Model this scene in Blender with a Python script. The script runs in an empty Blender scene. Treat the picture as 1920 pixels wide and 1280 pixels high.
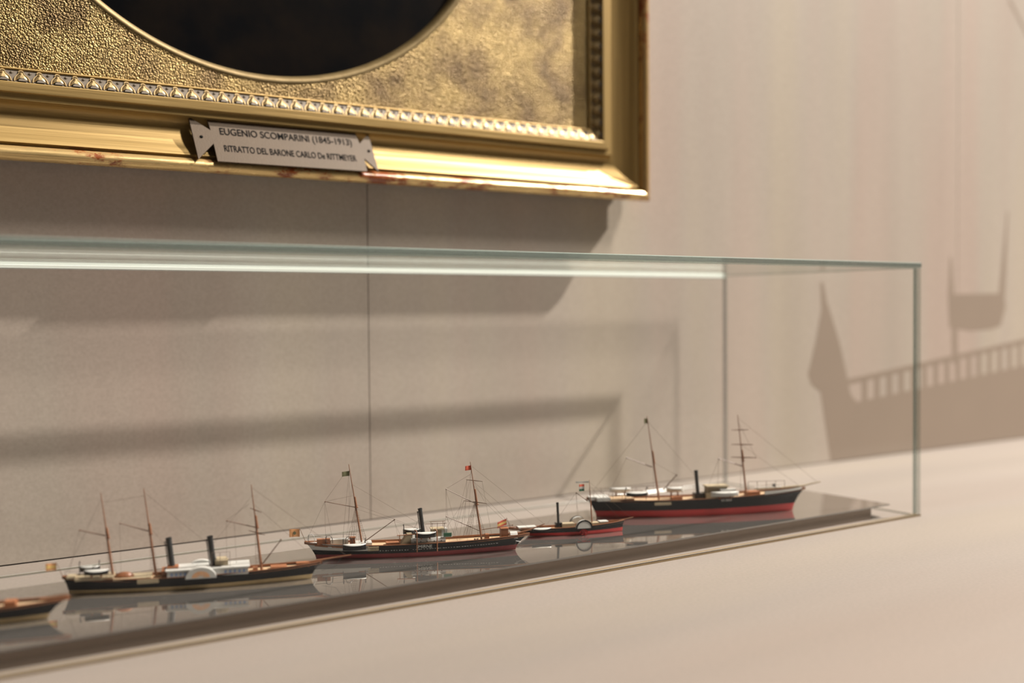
import bpy, bmesh, math, random
from mathutils import Vector, Matrix
random.seed(7)
S = bpy.context.scene
COL = S.collection

# ------------------------------------------------------------------ camera, world, lights
CAM = Vector((-0.84923, -0.60265, 0.18167))
YAW, PITCH, ROLL, FPX = 0.6061, -0.0277, -0.0077, 2120.0
cd = bpy.data.cameras.new('camera'); cam = bpy.data.objects.new('camera', cd); COL.objects.link(cam)
fw = Vector((math.sin(YAW)*math.cos(PITCH), math.cos(YAW)*math.cos(PITCH), math.sin(PITCH)))
rt = Vector((math.cos(YAW), -math.sin(YAW), 0)); up = rt.cross(fw)
r2 = math.cos(ROLL)*rt + math.sin(ROLL)*up; u2 = -math.sin(ROLL)*rt + math.cos(ROLL)*up
m3 = Matrix((r2, u2, -fw)).transposed()
cam.matrix_world = Matrix.Translation(CAM) @ m3.to_4x4()
cd.sensor_width = 36.0; cd.lens = FPX*36/1920; cd.clip_start = 0.01; cd.clip_end = 30
cd.dof.use_dof = True; cd.dof.focus_distance = 0.80; cd.dof.aperture_fstop = 3.1; cd.dof.aperture_blades = 9
S.camera = cam
S.view_settings.view_transform = 'Standard'; S.view_settings.look = 'None'
S.view_settings.exposure = 0.0; S.view_settings.gamma = 1.0; S.view_settings.use_curve_mapping = False

W = bpy.data.worlds.new('gallery_light'); S.world = W; W.use_nodes = True
wn = W.node_tree.nodes; wl = W.node_tree.links
bg = wn['Background']
tc = wn.new('ShaderNodeTexCoord'); sx = wn.new('ShaderNodeSeparateXYZ'); mr = wn.new('ShaderNodeMapRange'); cr = wn.new('ShaderNodeValToRGB')
wl.new(tc.outputs['Generated'], sx.inputs[0]); wl.new(sx.outputs['Z'], mr.inputs['Value'])
mr.inputs['From Min'].default_value = -1; mr.inputs['From Max'].default_value = 1
wl.new(mr.outputs[0], cr.inputs[0]); wl.new(cr.outputs[0], bg.inputs[0])
e = cr.color_ramp.elements
e[0].position = 0.30; e[0].color = (0.16, 0.125, 0.10, 1)
e[1].position = 0.95; e[1].color = (0.60, 0.53, 0.46, 1)
x = cr.color_ramp.elements.new(0.50); x.color = (0.42, 0.37, 0.33, 1)
x = cr.color_ramp.elements.new(0.66); x.color = (0.36, 0.31, 0.27, 1)
bg.inputs[1].default_value = 0.10

def spot(name, loc, target, power, size, blend, radius, col):
    d = bpy.data.lights.new(name, 'SPOT'); o = bpy.data.objects.new(name, d); COL.objects.link(o)
    o.location = loc; v = Vector(target)-Vector(loc)
    o.rotation_euler = v.to_track_quat('-Z', 'Y').to_euler()
    d.energy = power; d.spot_size = size; d.spot_blend = blend; d.shadow_soft_size = radius; d.color = col
    return o
WALL = 0.2725
# unseen area lamp: short frame shadow; stretched tall to blur the case's shadow line
k = 62.0
d = bpy.data.lights.new('picture_wash_lamp', 'AREA'); o = bpy.data.objects.new('picture_wash_lamp', d); COL.objects.link(o)
d.shape = 'RECTANGLE'; d.size = 0.24; d.size_y = 1.15; d.energy = 215; d.color = (1.0, 0.91, 0.80)
o.location = (-0.0968+0.0287*k, 0.2388-0.0337*k, 0.2885+0.054*k)
o.rotation_euler = (Vector((0.05, WALL, 0.25))-Vector(o.location)).to_track_quat('-Z', 'Y').to_euler()
# steep track spot above the right end: long shadow of the frame and of the glass case on the wall
k = 32.0
spot('case_track_spot', (0.0+0.1086*k, 0.2369-0.0357*k, 0.22+0.1244*k), (-0.25, 0.20, 0.10), 3450, 0.6, 0.5, 0.058, (1.0, 0.92, 0.82))

# ------------------------------------------------------------------ materials
def new_mat(name):
    m = bpy.data.materials.new(name); m.use_nodes = True
    return m, m.node_tree.nodes, m.node_tree.links, m.node_tree.nodes['Principled BSDF']
def mat(name, col, rough=0.5, metal=0.0, var=0.12, scale=60.0, bump=0.0, bscale=200.0, spec=0.5, stretch=(1, 1, 1), coat=0.0):
    m, n, l, b = new_mat(name)
    tc = n.new('ShaderNodeTexCoord'); mp = n.new('ShaderNodeMapping'); mp.inputs['Scale'].default_value = stretch
    l.new(tc.outputs['Object'], mp.inputs[0])
    nz = n.new('ShaderNodeTexNoise'); nz.inputs['Scale'].default_value = scale; nz.inputs['Detail'].default_value = 4
    l.new(mp.outputs[0], nz.inputs['Vector'])
    mx = n.new('ShaderNodeMix'); mx.data_type = 'RGBA'
    mx.inputs[6].default_value = tuple(c*(1-var) for c in col)+(1,)
    mx.inputs[7].default_value = tuple(min(1, c*(1+var)) for c in col)+(1,)
    l.new(nz.outputs[0], mx.inputs[0]); l.new(mx.outputs[2], b.inputs['Base Color'])
    b.inputs['Roughness'].default_value = rough; b.inputs['Metallic'].default_value = metal
    b.inputs['Specular IOR Level'].default_value = spec; b.inputs['Coat Weight'].default_value = coat
    if bump:
        n2 = n.new('ShaderNodeTexNoise'); n2.inputs['Scale'].default_value = bscale; n2.inputs['Detail'].default_value = 3
        l.new(mp.outputs[0], n2.inputs['Vector'])
        bp = n.new('ShaderNodeBump'); bp.inputs['Strength'].default_value = 1.0; bp.inputs['Distance'].default_value = bump
        l.new(n2.outputs[0], bp.inputs['Height']); l.new(bp.outputs[0], b.inputs['Normal'])
    return m

def veneer(name, base, pink, yellow, stretch, scale, grain):
    """pale wall / shelf board: soft streaks along one axis plus fine grain"""
    m, n, l, b = new_mat(name)
    tc = n.new('ShaderNodeTexCoord'); mp = n.new('ShaderNodeMapping'); mp.inputs['Scale'].default_value = stretch
    l.new(tc.outputs['Object'], mp.inputs[0])
    a = n.new('ShaderNodeTexNoise'); a.inputs['Scale'].default_value = scale; a.inputs['Detail'].default_value = 2.5
    c = n.new('ShaderNodeTexNoise'); c.inputs['Scale'].default_value = scale*1.9; c.inputs['Detail'].default_value = 2
    c.noise_dimensions = '4D'; c.inputs['W'].default_value = 3.7
    l.new(mp.outputs[0], a.inputs['Vector']); l.new(mp.outputs[0], c.inputs['Vector'])
    r = n.new('ShaderNodeValToRGB'); q = r.color_ramp.elements
    q[0].position = 0.34; q[0].color = pink+(1,); q[1].position = 0.66; q[1].color = yellow+(1,)
    z = r.color_ramp.elements.new(0.5); z.color = base+(1,)
    l.new(a.outputs[0], r.inputs[0])
    mr = n.new('ShaderNodeMapRange'); mr.inputs['From Min'].default_value = 0.3; mr.inputs['From Max'].default_value = 0.7
    mr.inputs['To Min'].default_value = 0.93; mr.inputs['To Max'].default_value = 1.04
    l.new(c.outputs[0], mr.inputs['Value'])
    f = n.new('ShaderNodeTexNoise'); f.inputs['Scale'].default_value = grain; f.inputs['Detail'].default_value = 5
    l.new(tc.outputs['Object'], f.inputs['Vector'])
    mf = n.new('ShaderNodeMapRange'); mf.inputs['From Min'].default_value = 0.3; mf.inputs['From Max'].default_value = 0.7
    mf.inputs['To Min'].default_value = 0.93; mf.inputs['To Max'].default_value = 1.05
    l.new(f.outputs[0], mf.inputs['Value'])
    mu = n.new('ShaderNodeMath'); mu.operation = 'MULTIPLY'; l.new(mr.outputs[0], mu.inputs[0]); l.new(mf.outputs[0], mu.inputs[1])
    vm = n.new('ShaderNodeVectorMath'); vm.operation = 'SCALE'; l.new(r.outputs[0], vm.inputs[0]); l.new(mu.outputs[0], vm.inputs['Scale'])
    l.new(vm.outputs[0], b.inputs['Base Color']); b.inputs['Roughness'].default_value = 0.62; b.inputs['Specular IOR Level'].default_value = 0.3
    bp = n.new('ShaderNodeBump'); bp.inputs['Distance'].default_value = 0.0002; bp.inputs['Strength'].default_value = 0.3
    l.new(f.outputs[0], bp.inputs['Height']); l.new(bp.outputs[0], b.inputs['Normal'])
    return m
M = {}
M['wall'] = veneer('beige_wall_board', (0.335, 0.291, 0.250), (0.342, 0.277, 0.238), (0.347, 0.300, 0.244), (9, 9, 0.7), 1.0, 420)
M['shelf'] = veneer('pale_shelf_board', (0.192, 0.167, 0.148), (0.196, 0.163, 0.141), (0.198, 0.171, 0.145), (0.8, 6, 6), 1.0, 420)
M['gap'] = mat('dark_gap', (0.22, 0.17, 0.14), 0.8)
M['print'] = mat('brown_wall_silhouette', (0.215, 0.168, 0.131), 0.65, var=0.05, scale=12)  # flat brown tone, darker than the wall, for the silhouette shapes

def gold(name, col=(0.37, 0.25, 0.092), rough=0.42, streak=None, hammered=False, wear=False):
    m, n, l, b = new_mat(name)
    tc = n.new('ShaderNodeTexCoord')
    mp = n.new('ShaderNodeMapping'); l.new(tc.outputs['Object'], mp.inputs[0])
    mp.inputs['Scale'].default_value = streak or (1, 1, 1)
    nz = n.new('ShaderNodeTexNoise'); nz.inputs['Scale'].default_value = 260 if streak else 60; nz.inputs['Detail'].default_value = 6
    l.new(mp.outputs[0], nz.inputs['Vector'])
    mx = n.new('ShaderNodeMix'); mx.data_type = 'RGBA'
    mx.inputs[6].default_value = tuple(c*0.80 for c in col)+(1,); mx.inputs[7].default_value = tuple(min(1, c*1.12) for c in col)+(1,)
    l.new(nz.outputs[0], mx.inputs[0])
    colout = mx.outputs[2]
    b.inputs['Metallic'].default_value = 0.55 if not hammered else 0.80
    mr = n.new('ShaderNodeMapRange'); mr.inputs['To Min'].default_value = rough*0.8; mr.inputs['To Max'].default_value = rough*1.3
    l.new(nz.outputs[0], mr.inputs['Value']); l.new(mr.outputs[0], b.inputs['Roughness'])
    bp = n.new('ShaderNodeBump'); bp.inputs['Strength'].default_value = 1.0
    if hammered:
        v = n.new('ShaderNodeTexVoronoi'); v.feature = 'SMOOTH_F1'; v.inputs['Scale'].default_value = 800; v.inputs['Smoothness'].default_value = 0.6
        w = n.new('ShaderNodeTexNoise'); w.inputs['Scale'].default_value = 600; w.inputs['Detail'].default_value = 3
        l.new(tc.outputs['Object'], v.inputs['Vector']); l.new(tc.outputs['Object'], w.inputs['Vector'])
        ad = n.new('ShaderNodeMath'); ad.operation = 'SUBTRACT'; l.new(w.outputs[0], ad.inputs[0])
        ms = n.new('ShaderNodeMath'); ms.operation = 'MULTIPLY'; ms.inputs[1].default_value = 0.55; l.new(v.outputs['Distance'], ms.inputs[0]); l.new(ms.outputs[0], ad.inputs[1])
        l.new(ad.outputs[0], bp.inputs['Height']); bp.inputs['Distance'].default_value = 0.0017
        big = n.new('ShaderNodeTexNoise'); big.inputs['Scale'].default_value = 26; big.inputs['Detail'].default_value = 5
        l.new(tc.outputs['Object'], big.inputs['Vector'])
        m2 = n.new('ShaderNodeMix'); m2.data_type = 'RGBA'; m2.blend_type = 'MULTIPLY'; m2.inputs[0].default_value = 1
        r = n.new('ShaderNodeValToRGB'); r.color_ramp.elements[0].position = 0.36; r.color_ramp.elements[0].color = (0.42, 0.38, 0.40, 1)
        r.color_ramp.elements[1].position = 0.62; r.color_ramp.elements[1].color = (1, 1, 1, 1)
        l.new(big.outputs[0], r.inputs[0]); l.new(colout, m2.inputs[6]); l.new(r.outputs[0], m2.inputs[7]); colout = m2.outputs[2]
    else:
        l.new(nz.outputs[0], bp.inputs['Height']); bp.inputs['Distance'].default_value = 0.0005
    l.new(bp.outputs[0], b.inputs['Normal'])
    if wear:
        mq = n.new('ShaderNodeMapping'); l.new(tc.outputs['Object'], mq.inputs[0]); mq.inputs['Scale'].default_value = wear
        a = n.new('ShaderNodeTexNoise'); a.inputs['Scale'].default_value = 30; a.inputs['Detail'].default_value = 10; a.inputs['Roughness'].default_value = 0.80
        l.new(mq.outputs[0], a.inputs['Vector'])
        r = n.new('ShaderNodeValToRGB'); r.color_ramp.elements[0].position = 0.505; r.color_ramp.elements[1].position = 0.56
        l.new(a.outputs[0], r.inputs[0])
        m2 = n.new('ShaderNodeMix'); m2.data_type = 'RGBA'; m2.inputs[7].default_value = (0.20, 0.050, 0.012, 1)
        l.new(r.outputs[0], m2.inputs[0]); l.new(colout, m2.inputs[6]); colout = m2.outputs[2]
        inv = n.new('ShaderNodeMath'); inv.operation = 'SUBTRACT'; inv.inputs[0].default_value = 1; l.new(r.outputs[0], inv.inputs[1])
        mm_ = n.new('ShaderNodeMath'); mm_.operation = 'MULTIPLY'; mm_.inputs[1].default_value = 0.6; l.new(inv.outputs[0], mm_.inputs[0]); l.new(mm_.outputs[0], b.inputs['Metallic'])
    l.new(colout, b.inputs['Base Color'])
    return m
M['gold_x'] = gold('gilded_moulding', streak=(0.03, 1, 1))
M['gold_z'] = gold('gilded_moulding_upright', streak=(1, 1, 0.03))
M['gold_roll_x'] = gold('worn_gilded_edge', (0.66, 0.47, 0.21), 0.25, streak=(0.12, 1, 1), wear=(0.5, 1, 1))
M['gold_roll_z'] = gold('worn_gilded_edge_upright', (0.55, 0.36, 0.15), 0.28, streak=(1, 1, 0.12), wear=(1, 1, 0.5))
M['gold_mat'] = gold('hammered_gilding', (0.20, 0.14, 0.055), 0.33, hammered=True)
M['gold_leaf'] = gold('gilded_relief', (0.36, 0.26, 0.125), 0.42)
M['gold_bevel'] = gold('gilded_bevel', (0.155, 0.108, 0.042), 0.5)
M['patina'] = mat('dull_grey_bronze_ground', (0.10, 0.08, 0.06), 0.6, metal=0.35, var=0.2, scale=300)
M['bole'] = mat('red_bole_edge', (0.42, 0.11, 0.025), 0.5, metal=0.3, var=0.4, scale=60)
M['plate'] = mat('aged_brass_plate', (0.068, 0.043, 0.0225), 0.55, metal=0.1, var=0.12, scale=90, bump=0.00008, bscale=900, spec=0.25)
M['ink'] = mat('engraved_dark_lettering', (0.004, 0.004, 0.004), 0.9, spec=0.1)

def painting_mat():
    m, n, l, b = new_mat('dark_oil_paint')
    tc = n.new('ShaderNodeTexCoord'); a = n.new('ShaderNodeTexNoise'); a.inputs['Scale'].default_value = 22; a.inputs['Detail'].default_value = 6
    l.new(tc.outputs['Object'], a.inputs['Vector'])
    r = n.new('ShaderNodeValToRGB'); q = r.color_ramp.elements
    q[0].position = 0.42; q[0].color = (0.0022, 0.0023, 0.003, 1); q[1].position = 0.75; q[1].color = (0.009, 0.006, 0.004, 1)
    l.new(a.outputs[0], r.inputs[0]); l.new(r.outputs[0], b.inputs['Base Color'])
    b.inputs['Roughness'].default_value = 0.35; b.inputs['Specular IOR Level'].default_value = 0.05
    return m
M['painting'] = painting_mat()

def glass_face(name, f0, fs):
    """thin sheet: clear transmission with Fresnel mirror (both faces of the pane are modelled)"""
    m = bpy.data.materials.new(name); m.use_nodes = True; n = m.node_tree.nodes; l = m.node_tree.links
    n.remove(n['Principled BSDF']); out = n['Material Output']
    t = n.new('ShaderNodeBsdfTransparent'); t.inputs[0].default_value = (0.999, 1.0, 0.999, 1)
    g = n.new('ShaderNodeBsdfGlossy'); g.inputs['Roughness'].default_value = 0.0; g.inputs[0].default_value = (0.97, 1, 0.99, 1)
    f = n.new('ShaderNodeFresnel'); f.inputs[0].default_value = 1.5
    # Fresnel from the face normal, same on both sides of the face
    geo = n.new('ShaderNodeNewGeometry'); dt = n.new('ShaderNodeVectorMath'); dt.operation = 'DOT_PRODUCT'
    l.new(geo.outputs['Incoming'], dt.inputs[0]); l.new(geo.outputs['Normal'], dt.inputs[1])
    ab = n.new('ShaderNodeMath'); ab.operation = 'ABSOLUTE'; l.new(dt.outputs['Value'], ab.inputs[0])
    om = n.new('ShaderNodeMath'); om.operation = 'SUBTRACT'; om.inputs[0].default_value = 1.0; l.new(ab.outputs[0], om.inputs[1])
    pw = n.new('ShaderNodeMath'); pw.operation = 'POWER'; pw.inputs[1].default_value = 5.0; l.new(om.outputs[0], pw.inputs[0])
    ma = n.new('ShaderNodeMath'); ma.operation = 'MULTIPLY_ADD'; ma.inputs[1].default_value = fs; ma.inputs[2].default_value = f0
    l.new(pw.outputs[0], ma.inputs[0])
    n.remove(f)
    x = n.new('ShaderNodeMixShader'); l.new(ma.outputs[0], x.inputs[0]); l.new(t.outputs[0], x.inputs[1]); l.new(g.outputs[0], x.inputs[2])
    l.new(x.outputs[0], out.inputs[0])
    return m
def glass_edge(name, col, tr, k):
    m = bpy.data.materials.new(name); m.use_nodes = True; n = m.node_tree.nodes; l = m.node_tree.links
    n.remove(n['Principled BSDF']); out = n['Material Output']
    t = n.new('ShaderNodeBsdfTransparent'); t.inputs[0].default_value = tr+(1,)
    p = n.new('ShaderNodeBsdfPrincipled'); p.inputs['Base Color'].default_value = col+(1,); p.inputs['Roughness'].default_value = 0.12
    p.inputs['Specular IOR Level'].default_value = 0.8
    x = n.new('ShaderNodeMixShader'); x.inputs[0].default_value = k
    l.new(t.outputs[0], x.inputs[1]); l.new(p.outputs[0], x.inputs[2]); l.new(x.outputs[0], out.inputs[0])
    return m
M['glass'] = glass_face('clear_case_glass', 0.006, 0.70)
M['ar_glass'] = glass_face('low_reflection_case_glass', 0.008, 0.10)
M['edge'] = glass_edge('green_polished_glass_edge', (0.12, 0.15, 0.142), (0.62, 0.68, 0.66), 0.60)
M['arris'] = glass_edge('pale_glass_arris', (0.30, 0.35, 0.33), (0.80, 0.92, 0.88), 0.55)
M['faint'] = glass_edge('faint_glass_edge', (0.30, 0.30, 0.29), (0.86, 0.90, 0.88), 0.30)
M['rear_edge'] = glass_edge('greyish_rear_glass_edge', (0.26, 0.245, 0.24), (0.70, 0.68, 0.67), 0.5)
M['joint'] = glass_edge('whitish_glued_glass_joint', (0.75, 0.80, 0.76), (0.88, 0.92, 0.9), 0.8)
M['seal'] = mat('tan_bedding_strip', (0.20, 0.145, 0.085), 0.9, spec=0.1)

def steel_mat():
    """polished grey lacquered sheet: strong mirror at grazing angles, dull grey from above, with dust specks"""
    m, n, l, b = new_mat('polished_grey_metal')
    n.remove(b)
    g = n.new('ShaderNodeBsdfGlossy'); g.inputs[0].default_value = (0.97, 0.94, 0.90, 1); g.inputs['Roughness'].default_value = 0.015
    d = n.new('ShaderNodeBsdfDiffuse'); d.inputs[0].default_value = (0.105, 0.098, 0.092, 1)
    geo = n.new('ShaderNodeNewGeometry'); dt = n.new('ShaderNodeVectorMath'); dt.operation = 'DOT_PRODUCT'
    l.new(geo.outputs['Incoming'], dt.inputs[0]); l.new(geo.outputs['Normal'], dt.inputs[1])
    ab = n.new('ShaderNodeMath'); ab.operation = 'ABSOLUTE'; l.new(dt.outputs['Value'], ab.inputs[0])
    om = n.new('ShaderNodeMath'); om.operation = 'SUBTRACT'; om.inputs[0].default_value = 1.0; l.new(ab.outputs[0], om.inputs[1])
    pw = n.new('ShaderNodeMath'); pw.operation = 'POWER'; pw.inputs[1].default_value = 2.0; l.new(om.outputs[0], pw.inputs[0])
    ma = n.new('ShaderNodeMath'); ma.operation = 'MULTIPLY_ADD'; ma.inputs[1].default_value = 0.92; ma.inputs[2].default_value = 0.08
    l.new(pw.outputs[0], ma.inputs[0])
    x = n.new('ShaderNodeMixShader'); l.new(ma.outputs[0], x.inputs[0]); l.new(d.outputs[0], x.inputs[1]); l.new(g.outputs[0], x.inputs[2])
    tc = n.new('ShaderNodeTexCoord'); a = n.new('ShaderNodeTexNoise'); a.inputs['Scale'].default_value = 700; a.inputs['Detail'].default_value = 2
    l.new(tc.outputs['Object'], a.inputs['Vector'])
    r = n.new('ShaderNodeValToRGB'); r.color_ramp.elements[0].position = 0.73; r.color_ramp.elements[1].position = 0.78
    l.new(a.outputs[0], r.inputs[0])
    d2 = n.new('ShaderNodeBsdfDiffuse'); d2.inputs[0].default_value = (0.4, 0.38, 0.35, 1)
    y = n.new('ShaderNodeMixShader')
    ms = n.new('ShaderNodeMath'); ms.operation = 'MULTIPLY'; ms.inputs[1].default_value = 0.6; l.new(r.outputs[0], ms.inputs[0]); l.new(ms.outputs[0], y.inputs[0])
    l.new(x.outputs[0], y.inputs[1]); l.new(d2.outputs[0], y.inputs[2]); l.new(y.outputs[0], n['Material Output'].inputs[0])
    return m
M['steel'] = steel_mat()
M['lip'] = mat('satin_brown_metal_lip', (0.18, 0.145, 0.12), 0.25, metal=0.8, var=0.06, scale=30)

M['black'] = mat('glossy_black_paint', (0.006, 0.0065, 0.009), 0.22, var=0.4, scale=500, bump=0.0005, bscale=520, coat=0.0)
M['red'] = mat('dark_red_paint', (0.20, 0.028, 0.032), 0.35, var=0.2, scale=300)
M['bright_red'] = mat('bright_red_paint', (0.40, 0.018, 0.018), 0.35, var=0.1, scale=300)
M['cream'] = mat('ochre_cream_paint', (0.36, 0.26, 0.13), 0.4, var=0.2, scale=300)
M['white'] = mat('white_enamel', (0.47, 0.47, 0.45), 0.28, var=0.06, scale=300)
M['wood'] = mat('red_brown_wood', (0.23, 0.085, 0.034), 0.45, var=0.35, scale=400)
M['deck'] = mat('pale_planked_deck', (0.40, 0.28, 0.17), 0.6, var=0.2, scale=500)
M['brown'] = mat('brown_mast_wood', (0.20, 0.085, 0.042), 0.45, var=0.3, scale=400)
M['darkwood'] = mat('dark_spar_wood', (0.12, 0.06, 0.032), 0.5, var=0.3, scale=400)
M['thread'] = mat('thin_dark_thread', (0.14, 0.10, 0.08), 0.7)
M['funnel'] = mat('matt_black_funnel', (0.014, 0.015, 0.016), 0.5, var=0.3, scale=300)
M['green'] = mat('dark_green_paint', (0.02, 0.11, 0.06), 0.4)
M['tan'] = mat('tan_card', (0.32, 0.26, 0.17), 0.6, var=0.15, scale=500)
M['orange'] = mat('faded_orange_paper', (0.72, 0.36, 0.16), 0.7, var=0.35, scale=500)
M['olive'] = mat('olive_paper', (0.17, 0.17, 0.09), 0.7, var=0.4, scale=600)
M['flagred'] = mat('red_paper', (0.62, 0.12, 0.07), 0.7, var=0.2, scale=600)
M['yellow'] = mat('yellow_paper', (0.78, 0.55, 0.18), 0.7, var=0.15, scale=600)
M['blue'] = mat('slate_blue_paint', (0.16, 0.22, 0.36), 0.5)
M['iron'] = mat('dark_iron_wire', (0.05, 0.045, 0.045), 0.4, metal=0.5)

# ------------------------------------------------------------------ mesh helpers
class MB:
    def __init__(s): s.v = []; s.f = []; s.m = []
    def add(s, vs, fs, mi=0):
        b = len(s.v); s.v += [tuple(q) for q in vs]; s.f += [tuple(b+i for i in f) for f in fs]; s.m += [mi]*len(fs)
    def box(s, x0, x1, y0, y1, z0, z1, mi=0):
        s.add([(x0,y0,z0),(x1,y0,z0),(x1,y1,z0),(x0,y1,z0),(x0,y0,z1),(x1,y0,z1),(x1,y1,z1),(x0,y1,z1)],
              [(0,3,2,1),(4,5,6,7),(0,1,5,4),(1,2,6,5),(2,3,7,6),(3,0,4,7)], mi); return s
    def tube(s, p, q, r0, r1=None, n=8, mi=0):
        r1 = r0 if r1 is None else r1; p = Vector(p); q = Vector(q); d = (q-p).normalized()
        a = d.orthogonal().normalized(); b = d.cross(a); vs = []
        for c, r in ((p, r0), (q, r1)):
            for i in range(n):
                t = 2*math.pi*i/n; vs.append(c+a*math.cos(t)*r+b*math.sin(t)*r)
        fs = [(i, (i+1) % n, n+(i+1) % n, n+i) for i in range(n)]+[tuple(range(n))[::-1], tuple(range(n, 2*n))]
        s.add(vs, fs, mi); return s
    def path(s, pts, r, n=6, mi=0):
        for a, b in zip(pts, pts[1:]): s.tube(a, b, r, r, n, mi)
        return s
    def prism(s, poly, y0, y1, mi=0, axis='y'):
        n = len(poly)
        f = {'y': lambda a, b, c: (a, c, b), 'z': lambda a, b, c: (a, b, c), 'x': lambda a, b, c: (c, a, b)}[axis]
        vs = [f(a, b, y0) for a, b in poly]+[f(a, b, y1) for a, b in poly]
        fs = [tuple(range(n)), tuple(range(n, 2*n))[::-1]]+[(i, n+i, n+(i+1) % n, (i+1) % n) for i in range(n)]
        s.add(vs, fs, mi); return s
    def dome(s, c, rx, ry, rz, n=14, k=5, mi=0):
        vs = []; 
        for j in range(k+1):
            t = j/k*math.pi/2
            for i in range(n):
                a = 2*math.pi*i/n; vs.append((c[0]+rx*math.cos(a)*math.cos(t), c[1]+ry*math.sin(a)*math.cos(t), c[2]+rz*math.sin(t)))
        fs = [(j*n+i, j*n+(i+1) % n, (j+1)*n+(i+1) % n, (j+1)*n+i) for j in range(k) for i in range(n)]+[tuple(range(n))[::-1]]
        s.add(vs, fs, mi); return s
    def build(s, name, mats, parent=None, smooth=False, label=None, scale=1.0, recalc=True, loc=None):
        me = bpy.data.meshes.new(name); me.from_pydata([(a*scale, b*scale, c*scale) for a, b, c in s.v], [], s.f)
        for mm in (mats if isinstance(mats, (list, tuple)) else [mats]): me.materials.append(M[mm])
        me.polygons.foreach_set('material_index', s.m)
        if smooth: me.polygons.foreach_set('use_smooth', [True]*len(me.polygons))
        me.update()
        if recalc:
            import bmesh
            bm = bmesh.new(); bm.from_mesh(me); bmesh.ops.recalc_face_normals(bm, faces=bm.faces); bm.to_mesh(me); bm.free()
        o = bpy.data.objects.new(name, me); COL.objects.link(o)
        if parent: o.parent = parent
        if label: o['label'] = label
        if loc: o.location = loc
        return o
def empty(name, loc, label, cat, rz=0.0, group=None):
    o = bpy.data.objects.new(name, None); COL.objects.link(o); o.location = loc; o.rotation_euler = (0, 0, rz)
    o.empty_display_size = 0.01; o['label'] = label; o['category'] = cat
    if group: o['group'] = group
    return o
def text(name, body, parent, m, origin, ux, uy, width, height, depth=0.0002, bold=0.0):
    """engraved/painted words laid on a plane spanned by ux, uy; width x height in metres"""
    cu = bpy.data.curves.new(name, 'FONT'); cu.body = body; cu.size = 1.0; cu.extrude = 0.0; cu.offset = bold
    to = bpy.data.objects.new(name, cu); COL.objects.link(to)
    dg = bpy.context.evaluated_depsgraph_get(); me = bpy.data.meshes.new_from_object(to.evaluated_get(dg))
    COL.objects.unlink(to); bpy.data.objects.remove(to)
    xs = [v.co.x for v in me.vertices]; ys = [v.co.y for v in me.vertices]
    x0, x1, y0, y1 = min(xs), max(xs), min(ys), max(ys)
    ux = Vector(ux).normalized(); uy = Vector(uy).normalized(); nn = ux.cross(uy)
    for v in me.vertices:
        v.co = Vector(origin)+ux*((v.co.x-x0)/(x1-x0)*width)+uy*((v.co.y-y0)/(y1-y0)*height)+nn*depth
    me.materials.clear(); me.materials.append(M[m])
    o = bpy.data.objects.new(name, me); COL.objects.link(o); o.parent = parent
    return o

# ------------------------------------------------------------------ setting: wall and shelf
b = MB()
seams = [-2.2, -1.25, -0.3935, 0.4596, 1.313, 2.2, 3.2]
for a, c in zip(seams, seams[1:]): b.box(a+0.0004, c-0.0004, WALL, WALL+0.012, 0.0010, 1.3)
b.box(-2.2, 3.2, WALL+0.012, WALL+0.03, -0.02, 1.3, 1)
w = b.build('wall_back', ['wall', 'gap']); w['kind'] = 'structure'
b = MB().box(-2.2, 3.2, -0.34, WALL+0.012, -0.04, 0.0)
s = b.build('floor', ['shelf']); s['kind'] = 'structure'; s.name = 'trim_1'
s['label'] = 'pale beige display shelf running along the wall'

# thin flat brown silhouette on the wall, right of the case
sil = empty('wall_silhouette', (0.20, WALL, 0.0), 'faint brown silhouette of pointed tower and railing on beige wall beside glass case', 'wall print')
def sil_part(name, polys, t=0.0006):
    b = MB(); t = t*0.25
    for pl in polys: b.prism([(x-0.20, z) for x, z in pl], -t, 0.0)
    return b.build(name, ['print'], sil)
sil_part('tower_silhouette', [[(0.1935, 0.2116), (0.1985, 0.2103), (0.2047, 0.1884), (0.2135, 0.1709), (0.2269, 0.1413), (0.2382, 0.1084), (0.2473, 0.0783), (0.2588, 0.0688), (0.2588, 0.0018), (0.2113, 0.0018), (0.2047, 0.0335), (0.1935, 0.084), (0.1777, 0.0933), (0.1721, 0.1051), (0.185, 0.1422), (0.1955, 0.1798)]])
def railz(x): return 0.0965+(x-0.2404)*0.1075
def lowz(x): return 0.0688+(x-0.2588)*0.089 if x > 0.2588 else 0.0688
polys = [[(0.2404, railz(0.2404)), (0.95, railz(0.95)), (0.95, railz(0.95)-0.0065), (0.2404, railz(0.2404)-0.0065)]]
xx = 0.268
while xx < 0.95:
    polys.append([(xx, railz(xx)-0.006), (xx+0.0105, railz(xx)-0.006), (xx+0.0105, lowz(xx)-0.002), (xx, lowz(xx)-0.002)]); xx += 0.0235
sil_part('railing_silhouette', polys, 0.0005)
sil_part('base_silhouette', [[(0.2589, lowz(0.2589)), (0.44, lowz(0.44)), (0.95, lowz(0.95)), (0.95, 0.0018), (0.2589, 0.0018)]], 0.00055)
sil_part('basket_silhouette', [[(0.4394, 0.1976), (0.5653, 0.1994), (0.5684, 0.1809), (0.5569, 0.1558), (0.535, 0.1515), (0.4859, 0.1502), (0.4423, 0.1558)]], 0.0005)
sil_part('rope_silhouette', [[(0.4395, 0.197), (0.452, 0.197), (0.4465, 0.245), (0.443, 0.245)]], 0.00045)
sil_part('rope_silhouette', [[(0.5520, 0.198), (0.5670, 0.198), (0.5735, 0.31), (0.571, 0.31)]], 0.00045)
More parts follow.
